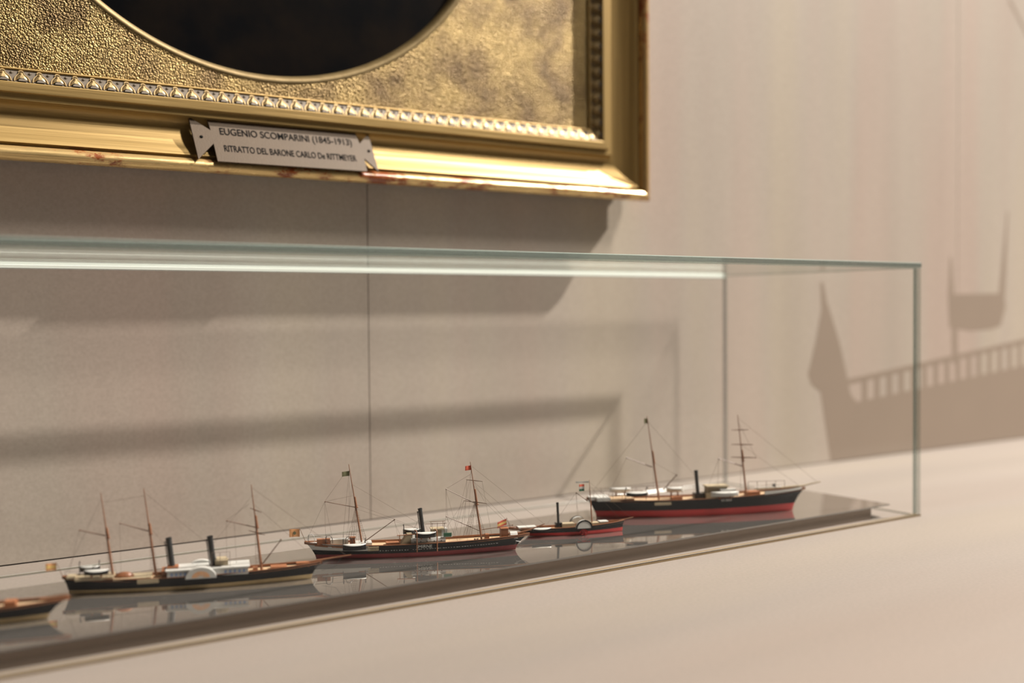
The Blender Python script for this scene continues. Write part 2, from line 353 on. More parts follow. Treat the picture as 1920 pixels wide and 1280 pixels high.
sil_part('post_silhouette', [[(0.4477, 0.156), (0.4600, 0.156), (0.4590, 0.109), (0.4490, 0.109)]], 0.00045)
sil_part('curve_silhouette', [[(0.571, 0.5975), (0.578, 0.594), (0.66, 0.515), (0.657, 0.511), (0.573, 0.5895)]], 0.0005)

# ------------------------------------------------------------------ glass case
H, D, T = 0.22, 0.2369, 0.0045
case = empty('glass_case', (0, 0, 0), 'long clear glass display case with green edges over the ship models', 'display case')
XL = -1.6
def pane(name, x0, x1, y0, y1, z0, z1, thin, em, am, arris=0.0006):
    """pane with clear faces on its thin axis; em / am give edge and arris material per (axis, sign)"""
    b = MB(); lo = [x0, y0, z0]; hi = [x1, y1, z1]
    A = thin; others = [i for i in range(3) if i != A]
    a = arris
    def P(u, v, w):
        q = [0, 0, 0]; q[others[0]] = u; q[others[1]] = v; q[A] = w; return tuple(q)
    u0, u1 = lo[others[0]], hi[others[0]]; v0, v1 = lo[others[1]], hi[others[1]]; w0, w1 = lo[A], hi[A]
    def ring(i, w): return [P(u0+i, v0+i, w), P(u1-i, v0+i, w), P(u1-i, v1-i, w), P(u0+i, v1-i, w)]
    vs = ring(a, w0)+ring(0, w0+a)+ring(0, w1-a)+ring(a, w1)
    b.add(vs, [(0, 1, 2, 3), (12, 13, 14, 15)], 0)
    mats = ['glass' if thin == 2 else 'ar_glass', 'edge', 'arris', 'faint', 'joint', 'seal', 'rear_edge']
    sides = [(others[1], -1), (others[0], 1), (others[1], 1), (others[0], -1)]
    for j in (0, 1, 2):
        for i in range(4):
            mi = mats.index((em if j == 1 else am).get(sides[i], 'faint'))
            b.add(vs, [(4*j+i, 4*j+(i+1) % 4, 4*j+4+(i+1) % 4, 4*j+4+i)], mi)
    import bmesh
    o = b.build(name, mats, case, recalc=False)
    bm = bmesh.new(); bm.from_mesh(o.data); bmesh.ops.remove_doubles(bm, verts=bm.verts, dist=1e-6); bmesh.ops.recalc_face_normals(bm, faces=bm.faces); bm.to_mesh(o.data); bm.free()
    return o
pane('top_pane', XL, 0, 0, D, H-T, H, 2, {(1, -1): 'edge', (0, 1): 'faint', (1, 1): 'joint'}, {(1, -1): 'arris', (0, 1): 'faint', (1, 1): 'joint'})
pane('front_pane', XL, 0, 0.0002, T, 0.0012, H-T-0.0001, 1, {(2, 1): 'arris'}, {(0, 1): 'arris', (2, -1): 'seal'})
pane('rear_pane', XL, -0.0001, D-T, D-0.0002, 0.0005, H-T-0.0022, 1, {(2, 1): 'faint', (0, 1): 'rear_edge'}, {(0, 1): 'rear_edge'})
pane('side_pane', -T, -0.0002, T+0.0001, D-T-0.0001, 0.0005, H-T-0.0001, 0, {(1, -1): 'edge'}, {(1, -1): 'arris'})
b = MB(); b.box(XL, -0.0005, D-T+0.0002, D-0.0004, H-T-0.0021, H-T-0.0001)
b.build('glued_joint', ['joint'], case, label='whitish glued joint along the rear top edge')
b = MB(); b.box(XL, 0, 0.0, 0.0016, 0, 0.0012); b.box(XL, 0, D-0.0012, D, 0, 0.0005); b.box(-0.0012, 0, 0.0, D, 0, 0.0005)
b.build('bedding_strip', ['seal'], case)

# ------------------------------------------------------------------ plinth
PZ = 0.011
pl = empty('display_plinth', (-0.5, 0.08, 0), 'low mirror polished grey metal plinth inside the glass case carrying the ships', 'plinth')
b = MB().box(-1.5+0.5, -0.0237+0.5, 0.0145-0.08, 0.150-0.08, PZ-0.0012, PZ); b.build('mirror_top', ['steel'], pl)
b = MB().box(-1.5+0.5, -0.0475+0.5, 0.0155-0.08, 0.0175-0.08, 0.0, PZ-0.0012)
b.box(-1.5+0.5, -0.0475+0.5, 0.145-0.08, 0.147-0.08, 0.0, PZ-0.0012)
b.build('front_lip', ['lip'], pl)

# ------------------------------------------------------------------ picture and frame
FX, FZ = -0.0968, 0.2885          # outer right, outer bottom
FXL = -0.490*2-FX; FZT = FZ+0.72  # outer left, outer top
fr = empty('picture_frame', (-0.49, WALL, FZ), 'large gilded picture frame with oval opening hanging on the wall above the glass case', 'picture frame')
FO = Vector((-0.49, WALL, FZ))
def sweep(name, prof, mats, mi_of=None, smooth=True, label=None):
    """profile (w inward, h off the wall) swept round the mitred rectangle; one side per material orientation"""
    prof = [(w_, max(h_-0.0025, 0.0086)) for w_, h_ in prof]
    b = MB(); n = len(prof)
    vs = []
    for w_, h_ in prof:
        vs += [(FXL+w_-FO.x, -h_, w_), (FX-w_-FO.x, -h_, w_), (FX-w_-FO.x, -h_, FZT-FZ-w_), (FXL+w_-FO.x, -h_, FZT-FZ-w_)]
    for side in range(4):
        base = len(b.v)
        sub = []; a, c = side, (side+1) % 4
        for i in range(n): sub += [vs[4*i+a], vs[4*i+c]]
        b.add(sub, [(2*i, 2*i+1, 2*i+3, 2*i+2) for i in range(n-1)], 0 if side in (0, 2) else 1)
    o = b.build(name, mats, fr, smooth=False, recalc=False)
    if smooth: o.data.polygons.foreach_set('use_smooth', [True]*len(o.data.polygons))
    if label: o['label'] = label
    return o
def curve(pts, k=5):
    out = []
    P = [Vector((a, b)) for a, b in pts]
    for i in range(len(P)-1):
        p0 = P[max(i-1, 0)]; p1 = P[i]; p2 = P[i+1]; p3 = P[min(i+2, len(P)-1)]
        for j in range(k):
            t = j/k
            out.append(tuple(0.5*((2*p1)+(p2-p0)*t+(2*p0-5*p1+4*p2-p3)*t*t+(3*p1-p0-3*p2+p3)*t*t*t)))
    out.append(tuple(P[-1])); return out
sweep('frame_side', [(0.0022, 0.0111), (0.0018, 0.0260), (0.0, 0.029)], ['gold_roll_x', 'bole'], smooth=False)
sweep('edge_roll', curve([(0.0, 0.029), (0.0003, 0.033), (0.003, 0.0362), (0.0065, 0.0362), (0.0095, 0.0335), (0.0105, 0.030)]), ['gold_roll_x', 'gold_roll_z'], label='rounded gilded edge with red worn patches')
sweep('edge_groove', [(0.0105, 0.030), (0.0110, 0.0290), (0.0121, 0.0290), (0.0128, 0.0315)], ['gold_x', 'gold_z'], smooth=False)
sweep('hollow_moulding', curve([(0.0128, 0.0315), (0.0160, 0.0290), (0.0205, 0.0250), (0.0265, 0.0210), (0.0325, 0.0188), (0.0375, 0.0190), (0.0410, 0.0212), (0.0425, 0.0240)]), ['gold_x', 'gold_z'])
sweep('step_moulding', [(0.0425, 0.0240), (0.0430, 0.0262), (0.0476, 0.0262), (0.0480, 0.0285), (0.0484, 0.0290), (0.0545, 0.0290), (0.0552, 0.0284), (0.0553, 0.0262)], ['gold_x', 'gold_z'], smooth=False)
sweep('ornament_ground', [(0.0553, 0.0262), (0.0560, 0.0258), (0.0650, 0.0208), (0.0652, 0.0212), (0.0662, 0.0212), (0.0668, 0.0180)], ['patina', 'gold_leaf'], smooth=False)
# inner gilt bead along the sight edge
sweep('sight_bead', curve([(0.0646, 0.0209), (0.0650, 0.0217), (0.0658, 0.0219), (0.0666, 0.0210), (0.0669, 0.0180)], 3), ['gold_x', 'gold_z'])

def leaf_outline(n=26):
    pts = []
    right = [(0.0, 1.0), (0.10, 0.97), (0.155, 0.88), (0.15, 0.77), (0.20, 0.66), (0.30, 0.54), (0.40, 0.38), (0.455, 0.20), (0.47, 0.0)]
    c = curve(right, 3)
    return [(-x, y) for x, y in c[::-1]]+[q for q in c[1:]]
LO = leaf_outline()
def leaves():
    b = MB()
    Wd, Hh = 0.0122, 0.0098
    def side(origin, ux, uw, count, flip=1):
        # uw: direction inward (w), slope follows ornament ground
        sl = (0.0208-0.0258)/(0.0650-0.0560)
        for i in range(count):
            cu = (i+0.5)*Wd
            def P(u, v, h):   # u across, v inward 0..1, h height above ground
                w_ = 0.0560+v*0.0088; hh = 0.0233+(w_-0.0560)*sl+h
                q = Vector(origin)+Vector(ux)*(cu+u*Wd*0.96)+Vector(uw)*w_
                return (q.x, -hh, q.z)
            n = len(LO)
            o0 = [P(x, y, 0.0) for x, y in LO]
            o1 = [P(x*0.97, y*0.985, 0.0010) for x, y in LO]
            o2 = [P(x*0.84, 0.03+y*0.88, 0.0010) for x, y in LO]
            o3 = [P(x*0.78, 0.05+y*0.83, 0.0002) for x, y in LO]
            o4 = [P(x*0.70, 0.10+y*0.74, 0.0003) for x, y in LO]
            o5 = [P(x*0.58, 0.15+y*0.64, 0.0013) for x, y in LO]
            cen = [P(x*0.25, 0.28+y*0.38, 0.0020) for x, y in LO]
            vs = o0+o1+o2+o3+o4+o5+cen
            f1 = []
            mi = [1, 1, 1, 0, 1, 1]
            for r in range(6):
                b.add(vs, [(r*n+j, r*n+j+1, (r+1)*n+j+1, (r+1)*n+j) for j in range(n-1)], mi[r])
            b.add(cen, [tuple(range(n))], 1)
            # foot half-moon, dark
            ft = [P(0.24*math.cos(t), 0.02+0.22*math.sin(t), 0.0023) for t in [k*math.pi/8 for k in range(9)]]
            fb = [P(0.24*math.cos(t), 0.02+0.22*math.sin(t), 0.0) for t in [k*math.pi/8 for k in range(9)]]
            b.add(ft+fb, [tuple(range(9))]+[(k, k+1, 9+k+1, 9+k) for k in range(8)], 0)
            # small pyramid between leaves
            p = [P(0.36, 0.74, 0), P(0.50, 0.60, 0), P(0.64, 0.74, 0), P(0.50, 0.90, 0), P(0.50, 0.75, 0.0011)]
            b.add(p, [(0, 1, 4), (1, 2, 4), (2, 3, 4), (3, 0, 4)], 0)
    side((FXL+0.055-FO.x, 0, 0), (1, 0, 0), (0, 0, 1), int((FX-FXL-0.11)/Wd))
    side((FX-FO.x, 0, 0.055), (0, 0, 1), (-1, 0, 0), int((FZT-FZ-0.11)/Wd))
    o = b.build('leaf_ornament', ['patina', 'gold_leaf'], fr, label='row of raised gilded leaves on a dull ground')
    return o
leaves()

# hammered mat with an oval opening
EX, EZ, EA, EB = -0.490, 0.37117+0.23, 0.230, 0.230
EA, EB, EZ = 0.212, 0.20, 0.37217+0.20
ix0, ix1, iz0, iz1 = FXL+0.0655, FX-0.0655, FZ+0.0655, FZT-0.0655
b = MB(); N = 160
def rect_hit(t):
    c, s_ = math.cos(t), math.sin(t)
    k = min(((ix1-EX)/c if c > 0 else (ix0-EX)/c) if abs(c) > 1e-9 else 9, ((iz1-EZ)/s_ if s_ > 0 else (iz0-EZ)/s_) if abs(s_) > 1e-9 else 9)
    return (EX+c*k, EZ+s_*k)
ring = []
angs = sorted([2*math.pi*i/N for i in range(N)]+[math.atan2(z-EZ, x-EX) % (2*math.pi) for x in (ix0, ix1) for z in (iz0, iz1)])
N = len(angs)
def L(x, h, z): return (x-FO.x, -h+0.0015, z-FZ)
for t in angs:
    c, s_ = math.cos(t), math.sin(t)
    r0 = 1/math.sqrt((c/EA)**2+(s_/EB)**2)
    q = rect_hit(t); ring.append([L(EX+c*(r0+0.007), 0.0183, EZ+s_*(r0+0.007)), L(q[0], 0.0183, q[1])])
vs = [r[0] for r in ring]+[r[1] for r in ring]
b.add(vs, [(i, (i+1) % N, N+(i+1) % N, N+i) for i in range(N)], 0)
b.build('hammered_mat', ['gold_mat'], fr, label='rough hammered gold surround of the oval')
b = MB(); rows = [(0.007, 0.0183), (0.0055, 0.0190), (0.003, 0.0178), (0.0012, 0.0160), (0.0, 0.0130), (0.0, 0.0118)]
vs = []
for dr, h_ in rows:
    for t in angs:
        c, s_ = math.cos(t), math.sin(t); r0 = 1/math.sqrt((c/EA)**2+(s_/EB)**2)+dr
        vs.append(L(EX+c*r0, h_, EZ+s_*r0))
b.add(vs, [(j*N+i, j*N+(i+1) % N, (j+1)*N+(i+1) % N, (j+1)*N+i) for j in range(len(rows)-1) for i in range(N)], 0)
b.build('oval_bevel', ['gold_bevel'], fr, smooth=True, label='smooth gilded bevel round the oval')
b = MB(); b.box(ix0-0.01-FO.x, ix1+0.01-FO.x, -0.0098, -0.009, ix0*0+0.055, FZT-FZ-0.055)
b.build('canvas', ['painting'], fr, label='almost black oil painting')
b = MB(); b.box(FXL-FO.x+0.012, FX-FO.x-0.012, -0.0092, 0.0, 0.012, FZT-FZ-0.012)
b.build('back_board', ['gap'], fr)

# name plate
PTOP = Vector((0.0010, WALL-0.0208, 0.3303)); PV = Vector((0, -0.015, -0.0315)).normalized(); PN = Vector((1, 0, 0)).cross(-PV)
plate = empty('name_plate', (-0.48, WALL-0.03, 0.315), 'brass name plate with notched ends and black lettering on the gold frame', 'name plate')
PO = Vector(plate.location)
def PP(u, v, h=0.0): return PTOP+Vector((u, 0, 0))+PV*v+PN*h-PO
if PN.y > 0: PN = -PN
outl = [(-.5572, -.0015), (-.5415, .0095), (-.5431, -.0020), (-.4162, -.0020), (-.4140, .0100), (-.4036, -.0010), (-.4024, .0360),
        (-.4130, .0240), (-.4132, .0365), (-.5406, .0370), (-.5412, .0212), (-.5555, .0362)]
b = MB(); n = len(outl)
vs = [PP(u, v, 0.0) for u, v in outl]+[PP(u, v, -0.0016) for u, v in outl]
b.add(vs, [tuple(range(n)), tuple(range(n, 2*n))[::-1]]+[(i, (i+1) % n, n+(i+1) % n, n+i) for i in range(n)])
# concave n-gons: triangulate through bmesh
po = b.build('plate_body', ['plate'], plate)
import bmesh
bm = bmesh.new(); bm.from_mesh(po.data); bmesh.ops.triangulate(bm, faces=[f for f in bm.faces if len(f.verts) > 4], ngon_method='EAR_CLIP'); bmesh.ops.recalc_face_normals(bm, faces=bm.faces); bm.to_mesh(po.data); bm.free()
for u, v in ((-.5500, .0160), (-.4070, .0165)):
    b = MB(); c = PP(u, v, 0.0); q = PP(u, v, 0.0007); b.tube(c, q, 0.0014, 0.0009, 12); b.build('screw', ['ink'], plate)
text('engraved_artist', 'EUGENIO SCOMPARINI (1845-1913)', plate, 'ink', PP(-.5345, .0146), (1, 0, 0), -PV, .1130, .0082, 0.0002, 0.012)
text('engraved_title', 'RITRATTO DEL BARONE CARLO De RITTMEYER', plate, 'ink', PP(-.5335, .0278), (1, 0, 0), -PV, .1130, .0058, 0.0002, 0.010)

# ------------------------------------------------------------------ ship kit (millimetres, x toward bow, y away from the front glass, z up)
MM = 0.001
def hull(ship, L0, so, bo, B, zs, zm, zb, red, lower, name='hull', white=None, full=2.6, camber=0.9):
    """L0 waterline length, so/bo overhangs, B half-beam, zs/zm/zb sheer heights, red = paint line height"""
    nu, rows = 40, [0.0, 0.12, 0.3, 0.3, 0.56, 0.7, 0.88, 1.0]
    def zd(u): return zm+(zs-zm)*max(0, 1-u/0.42)**2+(zb-zm)*max(0, (u-0.45)/0.55)**1.8
    def hb(u, t):
        a = max(0.0, 1-abs(2*u-1)**(full+0.9*t))**(0.85)
        if u < 0.5: k = 0.35+0.65*t if t > 0 else 0.35
        else: k = 1
        end = abs(2*u-1)
        f = (1-0.55*(1-t)*end**1.5)
        v = B*(0.86+0.14*t)*a*f
        if u < 0.12: v = max(v, B*0.62*t**2*math.sqrt(max(0, u/0.12)))
        return max(v, 0.02)
    def xr(t):
        return -so*t**1.6, L0+bo*t**1.7
    grid = []
    for ri, t in enumerate(rows):
        row = []
        for i in range(nu+1):
            u = i/nu; u = 0.5-0.5*math.cos(math.pi*u)
            zz = zd(u)*t
            if ri in (2, 3): zz = red+(0.0 if u < 0.55 else (u-0.55)*1.5)
            elif ri == 1: zz = red*0.4
            else: zz = zd(u)*t if ri > 3 else 0
            if ri > 3: zz = red+(zd(u)-red)*((t-0.3)/0.7)
            tt = zz/max(zd(u), 1e-6)
            a, c = xr(tt); row.append((a+(c-a)*u, hb(u, tt), zz))
        grid.append(row)
    b = MB()
    for sgn in (-1, 1):
        vs = [(x, sgn*y, z) for r in grid for x, y, z in r]; n = nu+1
        for r in range(len(rows)-1):
            if r == 2: continue
            fs = [(r*n+i, r*n+i+1, (r+1)*n+i+1, (r+1)*n+i) for i in range(nu)]
            for i, f in enumerate(fs):
                mi = 1 if r < 2 else 0
                if white and r >= 4 and (grid[r][i+1][0] <= white): mi = 2
                b.add([vs[j] for j in f], [(0, 1, 2, 3)], mi)
    # bottom, transom closing strips
    bot = grid[0]; b.add([(x, -y, z) for x, y, z in bot]+[(x, y, z) for x, y, z in bot], [(i, i+1, nu+1+i+1, nu+1+i) for i in range(nu)], 1)
    for e_ in (0, nu):
        col = [g[e_] for g in grid]; b.add([(x, -y, z) for x, y, z in col]+[(x, y, z) for x, y, z in col], [(i, i+1, len(col)+i+1, len(col)+i) for i in range(len(col)-1)], 0)
    o = b.build(name, ['black', lower, 'white'], ship, scale=MM)
    bm = bmesh.new(); bm.from_mesh(o.data); bmesh.ops.remove_doubles(bm, verts=bm.verts, dist=1e-7); bmesh.ops.recalc_face_normals(bm, faces=bm.faces)
    for f in bm.faces: f.smooth = True
    bm.to_mesh(o.data); bm.free()
    top = grid[-1]
    # deck and bulwark
    def at(x):
        for p, q in zip(top, top[1:]):
            if p[0] <= x <= q[0]: k = (x-p[0])/(q[0]-p[0]+1e-9); return (p[1]+(q[1]-p[1])*k, p[2]+(q[2]-p[2])*k)
        return (0.3, top[0][2] if x < 0 else top[-1][2])
    b = MB(); dk = [(x, max(y-0.3, 0.01), z-1.7) for x, y, z in top[1:-1]]; n = len(dk)
    b.add([(x, -y, z) for x, y, z in dk]+[(x, y, z) for x, y, z in dk], [(i, i+1, n+i+1, n+i) for i in range(n-1)])
    b.build('deck', ['deck'], ship, scale=MM)
    b = MB()
    for sgn in (-1, 1):
        A = [(x, sgn*(y+0.12), z-0.25) for x, y, z in top]; Bq = [(x, sgn*(y+0.12), z+0.12) for x, y, z in top]
        Cq = [(x, sgn*max(y-0.55, 0), z+0.12) for x, y, z in top]; Dq = [(x, sgn*max(y-0.55, 0), z-1.8) for x, y, z in top]; n = len(top)
        for P_, Q_ in ((A, Bq), (Bq, Cq), (Cq, Dq)):
            b.add(P_+Q_, [(i, i+1, n+i+1, n+i) for i in range(n-1)])
    b.build('bulwark', ['wood'], ship, scale=MM)
    return at
def lathe(b, base, topp, r0, r1, n=14, mi=0): b.tube(base, topp, r0, r1, n, mi)
def mast(ship, base, tip, r=0.65, cap=None, spars=(), mt='brown', sm='darkwood', flag=None, name='mast'):
    base = Vector(base); tip = Vector(tip); b = MB(); d = tip-base
    b.tube(base, base+d*0.55, r, r*0.75, 8); b.tube(base+d*0.5, tip, r*0.55, r*0.28, 8)
    if cap:
        a, c = cap; off = Vector((0.9, 0, 0))
        b.tube(base+d*a+off*0.4, base+d*c+off*0.4, r*1.15, r*1.0, 8)
        q = base+d*a; b.box(q.x-0.9, q.x+1.5, q.y-1.3, q.y+1.3, q.z-0.3, q.z+0.1)
    m_ = b.build(name, [mt], ship, scale=MM)
    for nm, p, q, rr in spars:
        b = MB(); p = Vector(p); q = Vector(q); mid = (p+q)/2
        if nm == 'yard': b.tube(p, mid, rr*0.5, rr, 6); b.tube(mid, q, rr, rr*0.5, 6)
        else: b.tube(p, q, rr, rr*0.7, 6); b.tube(q-(q-p).normalized()*0.8, q, rr*1.5, rr*1.5, 6)
        b.build(nm, [sm], m_, scale=MM)
    return m_
def rigging(ship, lines, r=0.075, name='rigging'):
    b = MB()
    for ln in lines:
        p, q = ln[0], ln[1]; b.tube(p, q, r, r, 4)
    return b.build(name, ['thread'], ship, scale=MM)
def ratlines(ship, top, feet, r=0.09, step=1.35, name='shrouds'):
    b = MB(); top = Vector(top); feet = [Vector(f) for f in feet]
    tops = [top+Vector((0.25*(i-(len(feet)-1)/2), 0, 0)) for i in range(len(feet))]
    for f, t in zip(feet, tops): b.tube(f, t, r*1.1, r*1.1, 4)
    Ln = (top-feet[0]).length; k = int(Ln/step)
    for i in range(1, k):
        t = i/k
        b.tube(feet[0].lerp(tops[0], t), feet[-1].lerp(tops[-1], t), r, r, 4)
    return b.build(name, ['darkwood'], ship, scale=MM)
def boat(ship, x0, x1, y, z0, h, w=2.6, body='black', cover='white', davits=True, side=-1, zdav=None, dmat='iron', chock=None):
    b = MB(); n = 14; rings = []
    for i in range(n+1):
        u = i/n; x = x0+(x1-x0)*u; a = max(0.02, (1-abs(2*u-1)**3.0))*w; sh = 0.7*(2*u-1)**2
        rings.append([(x, y-a, z0+h+sh), (x, y-a*0.92, z0+h*0.45+sh*0.5), (x, y-a*0.45, z0+0.15+0.5*sh), (x, y, z0+0.4*sh), (x, y+a*0.45, z0+0.15+0.5*sh), (x, y+a*0.92, z0+h*0.45+sh*0.5), (x, y+a, z0+h+sh)])
    vs = [q for r in rings for q in r]
    b.add(vs, [(7*i+j, 7*i+j+1, 7*i+7+j+1, 7*i+7+j) for i in range(n) for j in range(6)]+[tuple(range(7)), tuple(range(7*n, 7*n+7))])
    o = b.build('lifeboat', [body], ship, smooth=True, scale=MM)
    if chock:
        c = MB()
        for u in (0.3, 0.7):
            xx_ = x0+(x1-x0)*u; c.box(xx_-0.4, xx_+0.4, y-1.2, y+1.2, chock, z0+0.35)
        c.build('boat_chock', ['wood'], o, scale=MM)
    b = MB(); vs = []
    for i in range(n+1):
        u = i/n; x = x0+(x1-x0)*u; a = max(0.02, (1-abs(2*u-1)**3.0))*w; sh = 0.7*(2*u-1)**2; k_ = max(0, 1-(2*u-1)**2)
        vs += [(x, y-a*1.03, z0+h+sh-0.25), (x, y-a*1.03, z0+h+sh+0.15), (x, y-a*0.5, z0+h+sh+0.15+0.55*k_), (x, y, z0+h+sh+0.15+0.85*k_), (x, y+a*0.5, z0+h+sh+0.15+0.55*k_), (x, y+a*1.03, z0+h+sh+0.15), (x, y+a*1.03, z0+h+sh-0.25)]
    b.add(vs, [(7*i+j, 7*i+j+1, 7*i+7+j+1, 7*i+7+j) for i in range(n) for j in range(6)])
    b.build('boat_cover', [cover], o, smooth=True, scale=MM)
    if davits:
        zd = zdav if zdav is not None else z0
        for xx_ in (x0+0.3, x1-0.3):
            b = MB(); yi = y-side*(w+0.6); top = z0+h+4.2
            pts = [(xx_, yi, zd), (xx_, yi, top-1.2), (xx_, yi+side*0.7, top-0.3), (xx_, yi+side*1.8, top), (xx_, y, top-0.5), (xx_, y, top-1.3)]
            b.path(pts, 0.28); b.build('davit', [dmat], ship, scale=MM)
    return o
def flag(ship, p, dirx, w, h, mats, pole=None, name='flag', diag=0.0, bands=1, emblem=None):
    """small hand-painted paper flag, hoist at p (top), flying toward -x (stern) with a gentle curl"""
    b = MB(); n = 8; rows_ = bands
    for k in range(rows_):
        vs = []
        for i in range(n+1):
            u = i/n; x = p[0]+dirx*w*u; dz = diag*u*w; y = p[1]+0.35*math.sin(u*5)
            for zz in (p[2]-h*k/rows_+dz, p[2]-h*(k+1)/rows_+dz):
                vs.append((x, y-0.06, zz)); vs.append((x, y+0.06, zz))
        fs = []
        for i in range(n):
            a = 4*i; fs += [(a, a+4, a+6, a+2), (a+1, a+3, a+7, a+5), (a, a+1, a+5, a+4), (a+2, a+6, a+7, a+3)]
        fs += [(0, 2, 3, 1), (4*n, 4*n+1, 4*n+3, 4*n+2)]
        b.add(vs, fs, k % len(mats))
    o = b.build(name, mats, ship, scale=MM)
    if emblem:
        e_ = MB(); cx = p[0]+dirx*w*0.5; cz = p[2]-h*0.5+diag*0.5*w
        e_.dome((0, 0, 0), w*0.16, h*0.22, 0.3, 10, 2)
        e_.v = [(a_+cx, p[1]-0.5-c_*0.2, b_+cz) for a_, b_, c_ in e_.v]
        e_.build('flag_emblem', [emblem], o, scale=MM)
    if pole:
        q = MB(); q.tube(pole[0], pole[1], 0.22, 0.15, 6); q.build('flagstaff', ['darkwood'], ship, scale=MM)
    return o
def rail(ship, pts, posts, h, r=0.13, m='iron', name='railing'):
    b = MB(); up_ = [(x, y, z+h) for x, y, z in pts]; b.path(up_, r)
    for (x, y, z) in pts[::posts]: b.tube((x, y, z), (x, y, z+h), r, r, 5)
    return b.build(name, [m], ship, scale=MM)
def part(ship, name, m, *boxes, label=None, mats=None):
    b = MB()
    for q in boxes: b.box(*q[:6], mi=(q[6] if len(q) > 6 else 0))
    return b.build(name, mats or [m], ship, scale=MM, label=label)
def funnel(ship, base, tip, r, pipe=True):
    b = MB(); base = Vector(base); tip = Vector(tip); d = (tip-base).normalized(); a = d.orthogonal().normalized(); c = d.cross(a); n = 18
    rows_ = [(base, r*1.25), (base+d*1.0, r*1.25), (base+d*1.05, r), (tip-d*1.0, r), (tip-d*0.95, r*1.1), (tip, r*1.1), (tip, r*0.85), (tip-d*3, r*0.85)]
    vs = [q+a*math.cos(2*math.pi*i/n)*rr+c*math.sin(2*math.pi*i/n)*rr for q, rr in rows_ for i in range(n)]
    b.add(vs, [(j*n+i, j*n+(i+1) % n, (j+1)*n+(i+1) % n, (j+1)*n+i) for j in range(len(rows_)-1) for i in range(n)]+[tuple(range((len(rows_)-1)*n, len(rows_)*n))])
    f = b.build('funnel', ['funnel'], ship, scale=MM, smooth=False)
    if pipe:
        q = MB(); o_ = Vector((-r-0.55, -0.6, 0)); q.tube(base+o_, base+o_+(tip-base)*0.86, 0.32, 0.32, 8); q.tube(base+o_+(tip-base)*0.86, base+o_+(tip-base)*0.9, 0.5, 0.5, 8)
        q.build('steam_pipe', ['iron'], f, scale=MM)
    return f
def ship_root(bow, stern, label, name='model_ship'):
    h = math.atan2(bow[1]-stern[1], bow[0]-stern[0])
    return empty(name, (stern[0], stern[1], PZ+0.00015), label, 'model ship', rz=h)

# ---------------------------------------------------------------- the sharp ship in the middle
s2 = ship_root((-.3913, .0553), (-.5194, .1122), 'sharply seen two-masted black model steamer with dark red bottom and white stern rail')
at = hull(s2, 140, 8, 10.5, 9.6, 12.6, 9.2, 11.6, 3.2, 'red', white=39)
# openings in the white poop bulwark
b = MB()
for xa, xb_ in ((-1, 8), (10.5, 18.5), (28.5, 33)):
    pts = [(xa+(xb_-xa)*i/5) for i in range(6)]
    vs = [];
    for xq in pts:
        y_, z_ = at(xq); vs += [(xq, -y_-0.10, z_-1.1), (xq, -y_+0.05, z_-2.3)]
    b.add(vs, [(2*i, 2*i+2, 2*i+3, 2*i+1) for i in range(5)])
b.build('bulwark_opening', ['wood'], s2, scale=MM)
part(s2, 'hatch', 'wood', (0.5, 9.5, -4.5, 0, 10.6, 14.2))
part(s2, 'companionway', 'wood', (23, 26.5, -3.5, 0, 8.6, 14.0), (22.6, 26.9, -3.9, 0.4, 14.0, 14.6))
part(s2, 'poop_deckhouse', 'white', (10, 22, 1.5, 6.5, 8.4, 12.6))
part(s2, 'poop_break', 'white', (27, 38, -5, 5, 8, 10.6))
for xx_ in (-5.5, 6.5, 20):
    b = MB(); y0_ = -at(max(xx_, -5))[0]*0.85; z0_ = at(xx_)[1]
    b.path([(xx_, y0_, z0_), (xx_, y0_, z0_+4), (xx_+0.8, y0_, z0_+5.3), (xx_+3, y0_, z0_+5.4), (xx_+4.2, y0_, z0_+3.8), (xx_+4.6, y0_, z0_)], 0.2, 6)
    b.build('awning_hoop', ['white' if xx_ < 0 else 'iron'], s2, scale=MM)
rail(s2, [(x_, -at(x_)[0]+0.3, at(x_)[1]) for x_ in range(-5, 31, 3)], 4, 4.4, 0.1, 'iron')
rail(s2, [(x_, at(x_)[0]-0.3, at(x_)[1]) for x_ in range(-5, 31, 3)], 4, 4.4, 0.1, 'iron')
flag(s2, (-11.0, 0, 21.4), -1, 7.0, 5.4, ['orange'], pole=((-7.0, 0, 12.4), (-11.2, 0, 22.2)), diag=0.02, emblem='olive', name='stern_flag')
boat(s2, 17.8, 33.4, -12.6, 7.4, 3.6, 2.8, zdav=7)
gb = [(35.0+i*0.62, 35.36+i*0.62, -10.15, -9.75, 6.1, 8.5) for i in range(12)]
part(s2, 'gangway_grating', 'tan', (34.8, 42.4, -10.0, -9.5, 5.9, 6.3), (34.8, 42.4, -10.0, -9.5, 8.3, 8.7), *gb)
boat(s2, 67.5, 82.0, -8.6, 13.0, 3.2, 2.7, davits=False, chock=12.2)
for xx_ in (68.6, 82.6):
    b = MB(); b.path([(xx_, -10.6, 3.8), (xx_, -10.7, 17.6), (xx_-0.7, -10.4, 18.8), (xx_-1.6, -9.6, 19.0)], 0.36); b.build('boat_davit', ['wood'], s2, scale=MM)
boat(s2, 60.5, 73.5, 5.5, 13.4, 3.0, 2.6, zdav=9, side=1, chock=12.2)
b = MB()
prof = [(-7.2, 7.0), (-7.6, 10.5), (-7.0, 12.3), (-5.5, 13.0), (5.5, 13.0), (7.0, 12.3), (7.6, 10.5), (7.2, 7.0)]
b.prism([(y_, z_) for y_, z_ in prof], 65, 89, axis='x')
hs = b.build('deckhouse', ['white'], s2, scale=MM)
